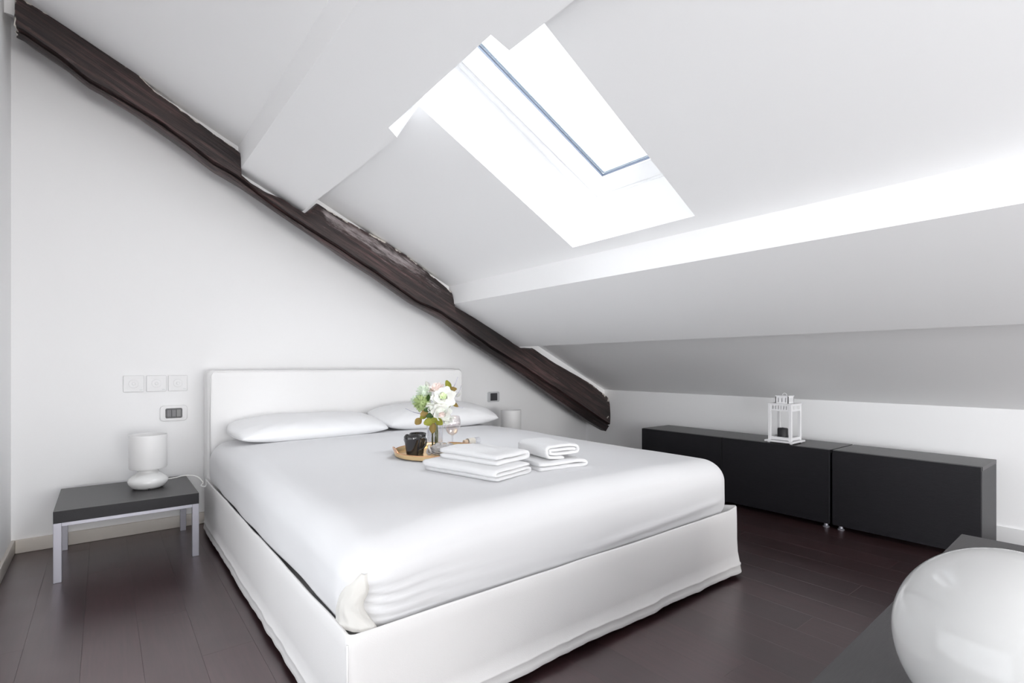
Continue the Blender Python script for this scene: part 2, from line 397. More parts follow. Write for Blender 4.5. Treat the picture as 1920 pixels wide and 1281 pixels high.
# timber outline data: (x, z) along the wall
T = [(-0.295, 2.426), (-0.267, 2.425), (-0.199, 2.399), (-0.119, 2.371), (0.012, 2.306), (0.121, 2.253), (0.215, 2.175), (0.326, 2.118), (0.442, 2.052), (0.515, 2.017), (0.563, 1.984), (0.566, 1.867), (0.616, 1.83), (0.696, 1.798), (0.778, 1.78), (0.834, 1.749), (0.892, 1.727), (0.906, 1.736), (0.966, 1.796), (1.137, 1.728), (1.375, 1.646), (1.521, 1.579), (1.636, 1.514), (1.756, 1.435), (1.853, 1.378), (1.868, 1.345), (1.877, 1.273), (2.103, 1.179), (2.343, 1.061), (2.47, 0.997), (2.603, 0.996), (2.827, 0.886), (3.067, 0.789), (3.26, 0.706), (3.407, 0.619), (3.6, .52)]
Cc = [(-0.292, 2.263), (-0.264, 2.256), (-0.153, 2.195), (-0.051, 2.127), (0.025, 2.096), (0.12, 2.057), (0.213, 2.014), (0.322, 1.95), (0.438, 1.875), (0.545, 1.829), (0.713, 1.722), (0.826, 1.661), (0.944, 1.602), (1.113, 1.519), (1.292, 1.426), (1.592, 1.26), (1.767, 1.201), (2.001, 1.075), (2.27, 0.93), (2.446, 0.852), (2.834, 0.652), (3.15, 0.487), (3.36, 0.375), (3.6, .25)]
Bb = [(-0.302, 2.296), (-0.285, 2.288), (-0.247, 2.261), (-0.14, 2.205), (-0.047, 2.159), (0.012, 2.12), (0.114, 2.075), (0.22, 2.015), (0.333, 1.951), (0.452, 1.875), (0.578, 1.821), (0.712, 1.749), (0.871, 1.663), (1.004, 1.591), (1.151, 1.509), (1.335, 1.418), (1.59, 1.276), (1.847, 1.17), (2.068, 1.028), (2.296, 0.916), (2.527, 0.794), (2.928, 0.575), (3.255, 0.397), (3.458, 0.303), (3.6, .23)]
# thicker part of the back wall above the timber
poly = [(XL - .02, lerp_poly(T, XL) - .07)]
xx = XL
while xx < XR + .02:
    poly.append((xx + .001, .5 * (lerp_poly(T, xx) + max(lerp_poly(Cc, xx), lerp_poly(Bb, xx))))); xx += .02
poly += [(XR + .02, lerp_poly(T, XR) - .05), (XR + .02, roof(XR + .02) + .02), (XL - .02, roof(XL) + .04)]
bm = bmesh.new(); prism(bm, [poly], lambda x, y: Vector((x, UP, y)), lambda x, y: Vector((x, YB + .02, y + .10)))
struct(obj('wall_back', bm, M_plaster, label='thicker white wall above the slanting timber'))

# the old timber itself
def timber():
    st = []
    xx = -0.292
    keys = sorted(set([round(p[0], 4) for p in T if p[0] < 3.5] + [round(-0.292 + i * .022, 4) for i in range(int(3.9 / .022))]))
    keys = [k for k in keys if -0.293 <= k <= 3.5]
    bm = bmesh.new(); rings = []; lime = []; plas = []
    for k in keys:
        zt, zc, zb = lerp_poly(T, k), lerp_poly(Cc, k), lerp_poly(Bb, k * 1.01)
        j = .004 * fn(k, 1, 0, 14) + .002 * fn(k, 3, 2, 60)
        zt += j; h = zt - zc; j2 = .004 * fn(k, 9, 0, 9); zc += j2
        e = 0
        if k < -0.25: e = 1
        ring = [(YB, max(zt - .01, zb + .105)), (3.12, max(zt - .002, zb + .03)), (3.045, zt), (3.012, zt - .06 * h), (2.996 + .004 * fn(k, 5, 1, 6), zt - .25 * h),
                (2.990 + .004 * fn(k, 5, 4, 6), zt - .5 * h), (2.988 + .003 * fn(k, 7, 4, 8), zc + .30 * h + .01), (2.992, zc + .024), (3.020, zc + .014), (3.001, zc + .005),
                (3.010, zc - .001), (3.04, min(zc, zb) - .004), (3.10, zb - .001), (3.14, zb + .03), (YB, zb + .10)]
        vs = []
        for q, (yy, zz) in enumerate(ring):
            dx = 0
            if k == keys[0]: dx = .018 * fn(q, 2, 3, 1.7) - .004
            v = bm.verts.new((k + dx, yy, zz)); vs.append(v)
            mid = max(0, min(1, (k - .97) / .03)) * max(0, min(1, (1.86 - k) / .35))
            u = (zt - zz) / max(h, .01)
            lime.append(mid * math.exp(-((u - .30) / .17) ** 2) if 2 <= q <= 9 else 0)
            pl = 0
            if q in (2, 3): pl = 1.0 if (k < .56 or .97 < k < 1.86 or k > 3.2) else .6
            if k < -.27: pl = max(pl, .95)
            if k > 3.40: pl = max(pl, .72)
            plas.append(pl)
        rings.append(vs)
    for a, b in zip(rings, rings[1:]):
        for i in range(len(a) - 1): bm.faces.new((a[i], a[i + 1], b[i + 1], b[i]))
        bm.faces.new((a[-1], a[0], b[0], b[-1]))
    bm.faces.new(rings[0]); bm.faces.new(rings[-1][::-1])
    o = obj('timber_beam', bm, M_beam, angle=35)
    for nm, vals in (('lime', lime), ('plaster', plas)):
        at = o.data.attributes.new(nm, 'FLOAT', 'POINT')
        at.data.foreach_set('value', vals)
    tag(o, 'old dark brown timber slanting down the white back wall', 'beam')
timber()

# skylight window
win = struct(thing('window_1', 'white framed skylight in the sloping ceiling', 'x')); del win['category']
def slopebox(bm, a0, a1, y0, y1, n0, n1):
    vs = [bm.verts.new(rp(a, y, n)) for a in (a0, a1) for y in (y0, y1) for n in (n0, n1)]
    for f in ((0, 1, 3, 2), (4, 6, 7, 5), (0, 4, 5, 1), (2, 3, 7, 6), (0, 2, 6, 4), (1, 5, 7, 3)): bm.faces.new([vs[i] for i in f])
    return bm
A1, Y1f = 1.981, 1.745
def ring(bm, a0, a1, y0, y1, wa, wy, n0, n1):
    slopebox(bm, a0, a1, y0, y0 + wy, n0, n1); slopebox(bm, a0, a1, y1 - wy, y1, n0, n1)
    slopebox(bm, a1 - wa, a1, y0 + wy, y1 - wy, n0, n1); slopebox(bm, a0, a0 + wa, y0 + wy, y1 - wy, n0, n1)
    return bm
obj('window_frame', ring(bmesh.new(), .70, A1 + .10, .93, 2.08, .10, 2.08 - Y1f, TH, TH + .07), M_reveal, win)
sash = obj('sash', ring(bmesh.new(), .80, A1 - .003, 1.02, Y1f - .004, .095, .109, TH + .012, TH + .055), M_reveal, win)
obj('gasket', ring(bmesh.new(), .894, A1 - .097, 1.128, Y1f - .112, .003, .003, TH + .018, TH + .03), M_gasket, sash)
obj('spacer', ring(bmesh.new(), .900, A1 - .103, 1.134, Y1f - .119, .004, .010, TH + .032, TH + .05), M_alu, sash)
obj('pane', slopebox(bmesh.new(), .885, A1 - .09, 1.12, Y1f - .105, TH + .030, TH + .033), M_pane, win)

# frame and glass of the rear window added for fill light
w2 = struct(thing('window_2', 'added window at the rear fill lamp, out of view', 'x')); del w2['category']
bm = bmesh.new()
for a in (box,):
    box(bm, WX0, WX0 + .05, YF - .1, YF - .04, WZ0, WZ1); box(bm, WX1 - .05, WX1, YF - .1, YF - .04, WZ0, WZ1)
    box(bm, WX0 + .05, WX1 - .05, YF - .1, YF - .04, WZ0, WZ0 + .05); box(bm, WX0 + .05, WX1 - .05, YF - .1, YF - .04, WZ1 - .05, WZ1)
    box(bm, (WX0 + WX1) / 2 - .03, (WX0 + WX1) / 2 + .03, YF - .1, YF - .04, WZ0 + .05, WZ1 - .05)
obj('window_frame', bm, M_reveal, w2)
obj('pane', bx(WX0 + .05, WX1 - .05, YF - .075, YF - .071, WZ0 + .05, WZ1 - .05), M_pane, w2)

for n_, (a, b, c, d) in zip((3, 4), LW):  # windows added around the two left fill lamps
    wl = struct(thing('window_%d' % n_, 'added window at a left fill lamp, out of view', 'x')); del wl['category']
    bm = bmesh.new(); x0, x1 = XL - .12, XL - .06
    box(bm, x0, x1, a, a + .05, c, d); box(bm, x0, x1, b - .05, b, c, d); box(bm, x0, x1, a + .05, b - .05, c, c + .05); box(bm, x0, x1, a + .05, b - .05, d - .05, d)
    m_ = (a + b) / 2; box(bm, x0, x1, m_ - .03, m_ + .03, c + .05, d - .05)
    obj('window_frame', bm, M_reveal, wl)
    obj('pane', bx(XL - .095, XL - .091, a + .05, b - .05, c + .05, d - .05), M_pane, wl)

# skirting boards
def skirt(name, x0, x1, y0, y1, h, mat, lab):
    b = bx(x0, x1, y0, y1, 0.0, h, bev=.004, seg=2); return struct(obj(name, b, mat, label=lab, angle=40))
skirt('baseboard_left', XL, XL + .014, YF, YB, .062, M_base, 'cream skirting board along the left wall')
skirt('baseboard_back', XL + .014, XR - .014, YB - .014, YB, .062, M_base, 'cream skirting board behind the bedside table')
skirt('baseboard_right', XR - .014, XR, YF, YB, .075, M_whitebase, 'white skirting board along the knee wall')

# ------------------------------------------------------------------ bed
BX0, BX1, BY0, BY1 = 0.412, 2.043, 1.09, 3.10
bed = thing('bed', 'white double bed with loose canvas cover and upholstered headboard', 'bed', ((BX0 + BX1) / 2, (BY0 + 3.2) / 2, 0))
OFF = -bed.location
def loc(bm, o=None):
    for v in bm.verts: v.co += (OFF if o is None else -Vector(o))
    return bm
def skirt_mesh():
    bm = bmesh.new()
    r = .018; pts = []
    def side(p, q, n, nrm):
        for i in range(n): t = i / n; pts.append((Vector(p).lerp(Vector(q), t), Vector(nrm)))
    def corner(c, a0, a1):
        for i in range(5):
            a = math.radians(a0 + (a1 - a0) * i / 5); d = Vector((math.cos(a), math.sin(a))); pts.append((Vector(c) + d * r, d))
    side((BX0 + r, BY0), (BX1 - r, BY0), 80, (0, -1)); corner((BX1 - r, BY0 + r), -90, 0)
    side((BX1, BY0 + r), (BX1, BY1 - r), 80, (1, 0)); corner((BX1 - r, BY1 - r), 0, 90)
    side((BX1 - r, BY1), (BX0 + r, BY1), 30, (0, 1)); corner((BX0 + r, BY1 - r), 90, 180)
    side((BX0, BY1 - r), (BX0, BY0 + r), 90, (-1, 0)); corner((BX0 + r, BY0 + r), 180, 270)
    # z levels from the inside of the top, over the edge and down to the hem, then back up inside
    lev = [(-.10, .215), (-.03, .225), (-.014, .262), (-.008, .274), (-.003, .277), (0, .272), (.001, .24), (.001, .2), (.002, .15), (.003, .10), (.003, .058), (.0065, .056), (.0065, .052), (.004, .048), (.006, .034), (.008, .022), (.006, .019), (.002, .021), (-.002, .06), (-.004, .2)]
    rings = []
    for k, (p, n) in enumerate(pts):
        s = k / len(pts) * 8.0
        c = 0
        ring = []
        for off, z in lev:
            f = max(0, min(1, (.27 - z) / .24)); wv = f * f
            dx = off + wv * (.006 * fn(p.x * 3, p.y * 3, 0, 1.6) + .0035 * fn(p.x, p.y, 0, 14)) + .002 * fn(p.x, p.y, z * 3, 7)
            dz = 0
            if z < .07: dz = .007 * fn(p.x, p.y, 5, 4.5) + .0035 * fn(p.x, p.y, 8, 22)
            if z > .255: dz = .003 * fn(p.x, p.y, 3, 4) + .012 * max(0, 1 - (Vector((p.x - BX1, p.y - BY0)).length) / .07)
            # hem kicks outwards at the right foot corner
            cr = max(0, 1 - Vector((p.x - BX1, p.y - BY0)).length / .08)
            if z < .06: dx += .010 * cr
            ring.append(bm.verts.new((p.x + n.x * dx, p.y + n.y * dx, z + dz)))
        rings.append(ring)
    for a, b in zip(rings, rings[1:] + rings[:1]):
        for i in range(len(a) - 1): bm.faces.new((a[i], a[i + 1], b[i + 1], b[i]))
    bm.faces.new([r_[0] for r_ in rings])
    return loc(bm)
obj('bed_cover', skirt_mesh(), M_cover, bed, smooth=True, label='off white canvas valance reaching near the floor')
bm = bmesh.new(); tube(bm, [(BX0 - .002, BY0 - .002, z) for z in (.03, .08, .14, .2, .26)], .0028, 6); obj('cover_seam', loc(bm), M_cover, bed, smooth=True)
bm = bx(BX0 + .05, BX1 - .05, BY0 + .05, BY1 - .02, .07, .21); obj('bed_base', loc(bm), M_cover, bed)
for lx, ly in ((BX0 + .12, BY0 + .12), (BX1 - .12, BY0 + .12), (BX0 + .12, BY1 - .15), (BX1 - .12, BY1 - .15)):
    bm = bmesh.new(); lathe(bm, [(.028, 0), (.03, .004), (.034, .07)], lx, ly, 16); obj('leg', loc(bm), M_foot, bed, smooth=False)
def hd(p, n):
    a = .003 * fn(p.x, p.y, p.z, 5) + .0015 * fn(p.x, 0, p.z * 2, 18)
    # soft vertical pleats near the left end
    e = max(0, 1 - (p.x - .42) / .10)
    a += .0012 * math.sin(p.x * 420) * e
    return n * a if n.z < .99 else Vector((0, 0, a * .5))
HX0, HX1, HY0, HY1 = .425, 1.992, 3.085, 3.225
bm = rbox(HX0, HX1, HY0, HY1, .02, .838, .022, .018, lambda p, n: hd(p, n)); obj('headboard', loc(bm), M_head, bed, smooth=True, label='white slip-covered headboard')
def piping(x, y): return [(x, y, z) for z in (.3, .5, .7, .80)] + [(x + (.01 if x < 1 else -.01), y, .822)]
bm = bmesh.new()
P = [(HX0 + .012, HY0 - .001, .29), (HX0 + .012, HY0 - .001, .6), (HX0 + .012, HY0 - .001, .81), (HX0 + .03, HY0, .829), (HX0 + .1, HY0, .831), (1.2, HY0, .831), (HX1 - .1, HY0, .831), (HX1 - .03, HY0, .829), (HX1 - .012, HY0, .81), (HX1 - .012, HY0, .5)]
tube(bm, P, .0035, 8); obj('headboard_piping', loc(bm), M_head, bed, smooth=True)

# mattress wrapped in the duvet / bedspread
MX0, MX1, MY0, MY1, MZ0, MZ1 = .419, 2.030, 1.102, 3.07, .225, .475
def md(p, n):
    d = Vector((0, 0, 0))
    side = 1 - abs(n.z)
    a = .005 * fn(p.x, p.y, p.z, 1.3) + .0035 * fn(p.x, p.y, p.z, 5)
    if n.z > .5:
        cx = (p.x - 1.2) / .8; cy = (p.y - 2.1) / 1.0
        d.z += .012 * (1 - min(1, cx * cx)) + .004 * fn(p.x * 1.2, p.y * .6, 2, 3)
    # foot side: fine creases fanning from the near corner
    if n.y < -.2:
        k = min(1, (-n.y - .2) / .5)
        f2 = math.exp(-max(0, p.x - .47) / .15) * max(0, min(1, (.40 - p.z) / .06)) * k
        d.y += (.0055 * math.sin(p.z * 210 + p.x * 9 + 2 * fn(p.x, 0, p.z, 12)) + .030 * math.exp(-max(0, p.x - .455) / .035)) * f2
        # long diagonal tuck towards the right foot corner
        zz = .296 + (p.x - 1.2) * .04
        if p.x > 1.05: d.y += -.008 * math.exp(-((p.z - zz) / .010) ** 2) * min(1, (p.x - 1.05) / .25) * k * max(0, min(1, (1.97 - p.x) / .1))
    # near-left corner slumps
    c = max(0, 1 - Vector((p.x - .43, p.y - 1.10)).length / .40)
    d.z -= .055 * c * c * max(0, min(1, (p.z - .30) / .16))
    # side creases
    if n.x < -.4: a += .0025 * fn(p.y * 2.2, p.z * 9, 0, 2)
    return n * a + d
bm = rbox(MX0, MX1, MY0, MY1, MZ0, MZ1, .095, .0095, md, rz=.085)
mat_o = thing('mattress', 'thick mattress wrapped in a smooth white bedspread', 'mattress', (1.22, 2.08, .26))
obj('bedspread', loc(bm, mat_o.location), M_linen, mat_o, smooth=True)
# folded corner flap of the spread at the near foot corner
def flap():
    bm = bmesh.new(); rings = []
    n = 46
    cx, cy, R = .514, 1.197, .094
    for i in range(n + 1):
        z = .268 + (.392 - .268) * i / n; t = i / n
        shrink = .016 * max(0, (z - .345) / .06) ** 2
        edge = 238 + 3 * math.sin(z * 75) + 4 * math.sin(z * 31 + 1) + (10 * max(0, (.33 - z) / .07))
        a0 = 188; row = []
        for j in range(15):
            aa = a0 + 42 * t ** 2.5; a = math.radians(aa + (edge - aa) * j / 14)
            th = .0015 + .014 * math.sin(math.pi * min(1, j / 14 * .62 + .02)) + .006 * fn(z * 14, j * .22, 0, 2) * (1 - t) + .0025 * math.sin(z * 95 + j * .7) * (j / 14)
            r_ = R + th - shrink
            row.append(bm.verts.new((cx + r_ * math.cos(a), cy + r_ * math.sin(a), z)))
        # roll the free edge inwards
        for q, (da, dr) in enumerate(((2.5, -.006), (1.5, -.013), (-3, -.018))):
            a = math.radians(edge + da); row.append(bm.verts.new((cx + (R + .010 + dr - shrink) * math.cos(a), cy + (R + .010 + dr - shrink) * math.sin(a), z)))
        rings.append(row)
    for a, b in zip(rings, rings[1:]):
        for i in range(len(a) - 1): bm.faces.new((a[i], a[i + 1], b[i + 1], b[i]))
    bmesh.ops.solidify(bm, geom=bm.faces[:], thickness=.0025)
    return bm
obj('corner_fold', loc(flap(), mat_o.location), M_fold, mat_o, smooth=True, label='cream folded corner of the spread')

# pillows
def pillow_mesh(w, d, t, seed, seam=True):
    bm = bmesh.new(); nu, nv = 44, 28
    def P(u, v, s):
        e = (1 - abs(u) ** 4.5) ; f = (1 - abs(v) ** 3.0)
        h = t * .5 * (max(e, 0) ** .42) * (max(f, 0) ** .48) * (1 - .25 * abs(u) ** 3)
        px = u * w / 2 * (1 - .05 * (1 - abs(v)) * abs(u) ** 4 * -1 - .04 * v * v * abs(u)); py = v * d / 2 * (1 - .05 * u * u)
        ang = math.atan2(v, u); rad = max(abs(u), abs(v))
        wr = .009 * rad * fn(px + seed, py, s, 10) + .010 * fn(px + seed, py * .5, 0, 3.5) + .006 * rad ** 3 * math.sin(ang * 22 + seed) * (1 - rad ** 8)
        z = s * h + (wr * (1 - rad ** 6) if s > 0 else 0) * min(1, h / .02)
        z = z if s > 0 else z * .75
        return Vector((px, py, z + .02 * rad ** 4 * 0))
    g = {}
    for s in (1, -1):
        for i in range(nu + 1):
            for j in range(nv + 1):
                u, v = math.sin((i / nu * 2 - 1) * math.pi / 2), math.sin((j / nv * 2 - 1) * math.pi / 2)
                u = .6 * u + .4 * (i / nu * 2 - 1); v = .6 * v + .4 * (j / nv * 2 - 1)
                if s == -1 and (i in (0, nu) or j in (0, nv)): g[(s, i, j)] = g[(1, i, j)]; continue
                g[(s, i, j)] = bm.verts.new(P(u, v, s))
    for s in (1, -1):
        for i in range(nu):
            for j in range(nv):
                bm.faces.new((g[(s, i, j)], g[(s, i + 1, j)], g[(s, i + 1, j + 1)], g[(s, i, j + 1)]))
    return bm
def pillow(cx, cy, cz, w, d, t, seed, label, rz=0, tilt=0):
    bm = pillow_mesh(w, d, t, seed)
    o = obj('pillow', bm, M_pillow, smooth=True); o.location = (cx, cy, cz); o.rotation_euler = (tilt, 0, rz)
    tag(o, label, 'pillow', 'pillows against the headboard'); return o
pillow(.880, 2.875, .530, .765, .40, .125, 2.2, 'plump white pillow in front at the left of the bed', .0, .10)
pillow(1.640, 2.87, .545, .765, .40, .155, 3.7, 'plump white pillow in front at the right, behind the bouquet', -.02, .12)

# ------------------------------------------------------------------ bedside tables and their lamps
def side_table(x, y, label):
    t = thing('bedside_table', label, 'table', (x, y, 0), 0, 'bedside tables')
    W, D, HT = .248, .243, .284
    obj('tabletop', bx(-W, W, -D, D, HT - .048, HT - .0012, bev=.0010), M_black, t, label='black brown wooden slab top')
    obj('lit_top', bx(-W + .0006, W - .0006, -D + .0006, D - .0006, HT - .0012, HT), M_black_lit, t, label='thin upper face, greyer for reflected light')  # added skin, the sheen of the top is in its colour
    L = .026
    for sx in (-1, 1):
        for sy in (-1, 1):
            x0 = sx * W - (L if sx > 0 else 0); y0 = sy * D - (L if sy > 0 else 0)
            obj('leg', bx(x0, x0 + L, y0, y0 + L, 0, HT - .048, bev=.0012), M_steel, t, label='grey steel leg')
    for sy in (-1, 1):
        y0 = sy * D - (L if sy > 0 else 0); obj('rail', bx(-W + L, W - L, y0, y0 + L * .8, HT - .062, HT - .048, bev=.001), M_steel, t)
    for sx in (-1, 1):
        x0 = sx * W - (L if sx > 0 else 0); obj('rail', bx(x0, x0 + L * .8, -D + L, D - L, HT - .062, HT - .048, bev=.001), M_steel, t)
    return t
side_table(.092, 2.962, 'low black-topped bedside table on grey steel legs at the left of the bed')
rt = side_table(2.42, 2.95, 'low black-topped bedside table hidden at the right of the bed')
def table_lamp(x, y, z, label):
    t = thing('table_lamp', label, 'lamp', (x, y, z), 0, 'small white bedside lamps')
    bm = bmesh.new(); lathe(bm, [(.045, .002), (.055, 0), (.068, .010), (.079, .026), (.080, .038), (.072, .052), (.055, .064), (.043, .074), (.040, .083), (.045, .094), (.045, .1)], n=40)
    obj('lamp_base', bm, M_opal, t, smooth=True, label='squat white glass base')
    bm = bmesh.new(); lathe(bm, [(.073, .094), (.0755, .10), (.0755, .247), (.075, .251), (.0735, .251), (.0725, .247), (.0725, .10), (.07, .097)], n=48, cap0=False, cap1=False)
    bm.faces.ensure_lookup_table()
    # close inner to outer at the bottom
    obj('lamp_shade', bm, M_shade, t, smooth=False, angle=40, label='white cylindrical shade')
    bm = bmesh.new(); lathe(bm, [(.0725, .104), (.045, .1035), (.045, .106), (.0725, .1065)], n=32, cap0=False, cap1=False); obj('shade_carrier', bm, M_shade, t)
    bm = bmesh.new(); lathe(bm, [(.012, .1), (.014, .13), (.026, .16), (.028, .18), (.018, .203), (.004, .21)], n=20); obj('light_bulb', bm, M_opal, t, smooth=True)
    bm = bmesh.new(); tube(bm, [(0.0, -.066, .005), (.002, -.07, .004)], .004, 8); obj('felt_pad', bm, M_anth, t)
    return t
lamp1 = table_lamp(.166, 2.985, .284, 'small white glass lamp on the left bedside table')
bm = bmesh.new()
tube(bm, spline([(.075, .01, .028), (.11, -.005, .034), (.145, -.025, .042), (.19, -.05, .036), (.212, -.09, .012), (.2, -.13, .004), (.21, -.16, .003), (.22, -.13, -.02 + .024), (.232, -.06, .004)], 8), .003, 8)
obj('lamp_cord', bm, M_cord, lamp1, smooth=True, label='white cable curling off the lamp')
table_lamp(2.352, 2.99, .284, 'small white glass lamp beyond the right pillow')

# ------------------------------------------------------------------ wall plates
def plate(name, x, z, w, h, label, group=None):
    return thing(name, label, 'switch' if name == 'switch_plate' else 'socket', (x, YB, z), 0, group)
def rrect(bm, w, h, r, y0, y1, n=6):
    pts = []
    for (cx, cz, a0) in ((w / 2 - r, h / 2 - r, 0), (-w / 2 + r, h / 2 - r, 90), (-w / 2 + r, -h / 2 + r, 180), (w / 2 - r, -h / 2 + r, 270)):
        for i in range(n + 1): a = math.radians(a0 + 90 * i / n); pts.append((cx + r * math.cos(a), cz + r * math.sin(a)))
    e = min(.002, abs(y1 - y0) * .4)
    rings = []
    for (s, y) in ((1, y0), (1, y1 + e), (.0, y1)):
        if s == 1: rings.append([bm.verts.new((p[0], y, p[1])) for p in pts])
        else: rings.append([bm.verts.new((p[0] * (1 - 2 * e / w), y, p[1] * (1 - 2 * e / h))) for p in pts])
    for a, b in zip(rings, rings[1:]):
        for i in range(len(a)): bm.faces.new((a[i], a[(i + 1) % len(a)], b[(i + 1) % len(a)], b[i]))
    bm.faces.new(rings[-1]); bm.faces.new(rings[0][::-1])
    return bm
for i, (xc, lab) in enumerate(((.121, 'leftmost of the three square white wall plates above the lamp'), (.217, 'middle one of the three square white wall plates'), (.311, 'rightmost of the three square white wall plates, nearest the headboard'))):
    t = thing('wall_plate', lab, 'wall plate', (xc, YB, .768), 0, 'square white wall plates')
    obj('plate', rrect(bmesh.new(), .086, .084, .004, 0, -.009), M_plate, t)
    bm = bmesh.new(); lathe(bm, [(.0215, 0), (.0215, .0015), (.0195, .002), (.0195, .0008), (.008, .0006), (.006, .0016), (.001, .0018)], n=32)
    for v in bm.verts: v.co = Vector((v.co.x, -.009 - v.co.z, v.co.y))
    obj('ring', bm, M_plate, t, smooth=False)
    obj('mark', bx(.024, .037, -.0098, -.0088, -.034, -.030), M_plate2, t)
t = thing('switch_plate', 'wide white switch plate with dark rocker modules left of the headboard', 'switch', (.293, YB, .609))
obj('plate', rrect(bmesh.new(), .122, .082, .017, 0, -.010), M_plate, t)
obj('surround', rrect(bmesh.new(), .075, .052, .007, -.009, -.0125), M_anth, t, label='dark grey surround')
for k in range(3):
    obj('rocker', bx(-.032 + k * .0215, -.0115 + k * .0215, -.0155, -.012, -.019, .019, bev=.0015), M_anth2 if k < 2 else plain('light rocker', (.22, .22, .22), .4), t)
t = thing('socket_plate', 'small grey-framed square plate with a black insert right of the headboard', 'socket', (2.394, YB, .617))
obj('plate', rrect(bmesh.new(), .112, .080, .012, 0, -.010), M_plate2, t)
obj('insert', rrect(bmesh.new(), .066, .058, .003, -.009, -.013), M_anth, t, label='black insert')

# ------------------------------------------------------------------ low black cabinets along the knee wall
def low_cabinet(y0, y1, ndoor, x0, x1, z0, z1, label, axis='x', group='low black cabinets'):
    t = thing('low_cabinet', label, 'cabinet', ((x0 + x1) / 2, (y0 + y1) / 2, 0), 0, group)
    o = t.location
    def L(b): return loc(b, o)
    tt = .020
    bm = bmesh.new()
    box(bm, x0 + .002, x1, y0, y0 + tt, z0 + .004, z1 - .018, bev=.001); box(bm, x0 + .002, x1, y1 - tt, y1, z0 + .004, z1 - .018, bev=.001)
    box(bm, x0 + .022, x1, y0 + tt, y1 - tt, z0 + .004, z0 + .022); box(bm, x1 - .008, x1, y0 + tt, y1 - tt, z0 + .02, z1 - .018)
    obj('carcass', L(bm), M_black, t)
    obj('top_panel', L(bx(x0 + .0175, x1, y0 - .0005, y1 + .0005, z1 - .018, z1, bev=.001)), M_black_lit, t)
    wd = (y1 - y0) / ndoor
    for k in range(ndoor):
        obj('door', L(bx(x0 - .0005, x0 + .017, y0 + k * wd + .0018, y0 + (k + 1) * wd - .0018, z0, z1 - .001, bev=.0012)), M_black, t)
    for fx in (x0 + .035, x1 - .05):
        for fy in ([y0 + .03, y1 - .03]):
            bm = bmesh.new(); lathe(bm, [(.016, 0), (.017, .004), (.010, .008), (.008, z0 + .006)], fx, fy, 16); obj('foot', L(bm), M_steel if fx < x0 + .04 else M_foot, t)
    return t
low_cabinet(1.101, 2.313, 2, 3.0, 3.32, .026, .417, 'long black two-door low cabinet with the white lantern on top')
low_cabinet(.4995, 1.090, 1, 3.0, 3.31, .026, .417, 'shorter black single-door low cabinet at the right end by the wall')
# foreground unit
t = thing('sideboard', 'low black sideboard in the right foreground under the round white lamp', 'sideboard', (1.915, .362, 0), math.radians(1.5))
o0 = t.location
FX0, FX1, FY0, FY1 = .70, 1.915, -.06, .362
bm = bmesh.new()
box(bm, FX0, FX0 + .02, FY0 + .02, FY1 - .002, .03, .362); box(bm, FX1 - .02, FX1, FY0 + .02, FY1 - .002, .03, .362); box(bm, FX0 + .02, FX1 - .02, FY0 + .02, FY1 - .002, .03, .05); box(bm, FX0 + .02, FX1 - .02, FY1 - .012, FY1 - .002, .05, .362)
obj('carcass', loc(bm, o0), M_black, t)
obj('top_panel', loc(bx(FX0, FX1, FY0, FY1, .362, .382, bev=.0015), o0), M_black_lit, t)
for k in range(2):
    obj('door', loc(bx(FX0 + k * .6075 + .002, FX0 + (k + 1) * .6075 - .002, FY0 + .002, FY0 + .018, .03, .36, bev=.001), o0), M_black, t)
for fx in (FX0 + .05, FX1 - .05):
    for fy in (FY0 + .05, FY1 - .05):
        bm = bmesh.new(); lathe(bm, [(.02, 0), (.02, .004), (.012, .008), (.012, .031)], fx, fy, 16); obj('foot', loc(bm, o0), M_foot, t)
# round lamp
RL = .124
t = thing('globe_lamp', 'large round glossy white glass lamp on the foreground sideboard', 'lamp', (.9145, .1246, .382))
bm = bmesh.new(); prof = []
cz = .1135
for i in range(49):
    a = -math.pi / 2 + math.pi * i / 48
    z = cz + RL * math.sin(a)
    if z < .006: continue
    prof.append((max(RL * math.cos(a), .0008), z))
lathe(bm, [(prof[0][0] - .004, .004)] + prof, n=96); obj('glass_globe', bm, M_globe, t, smooth=True, label='opal white glass globe')
bm = bmesh.new(); lathe(bm, [(.05, 0), (.052, .001), (.050, .007), (.046, .008)], n=40); obj('lamp_foot', bm, M_cord, t)
bm = bmesh.new(); tube(bm, spline([(.045, -.03, .006), (.08, -.09, .004), (.15, -.13, .004), (.22, -.16, .004)], 8), .003, 8); obj('lamp_cord', bm, M_cord, t, smooth=True)

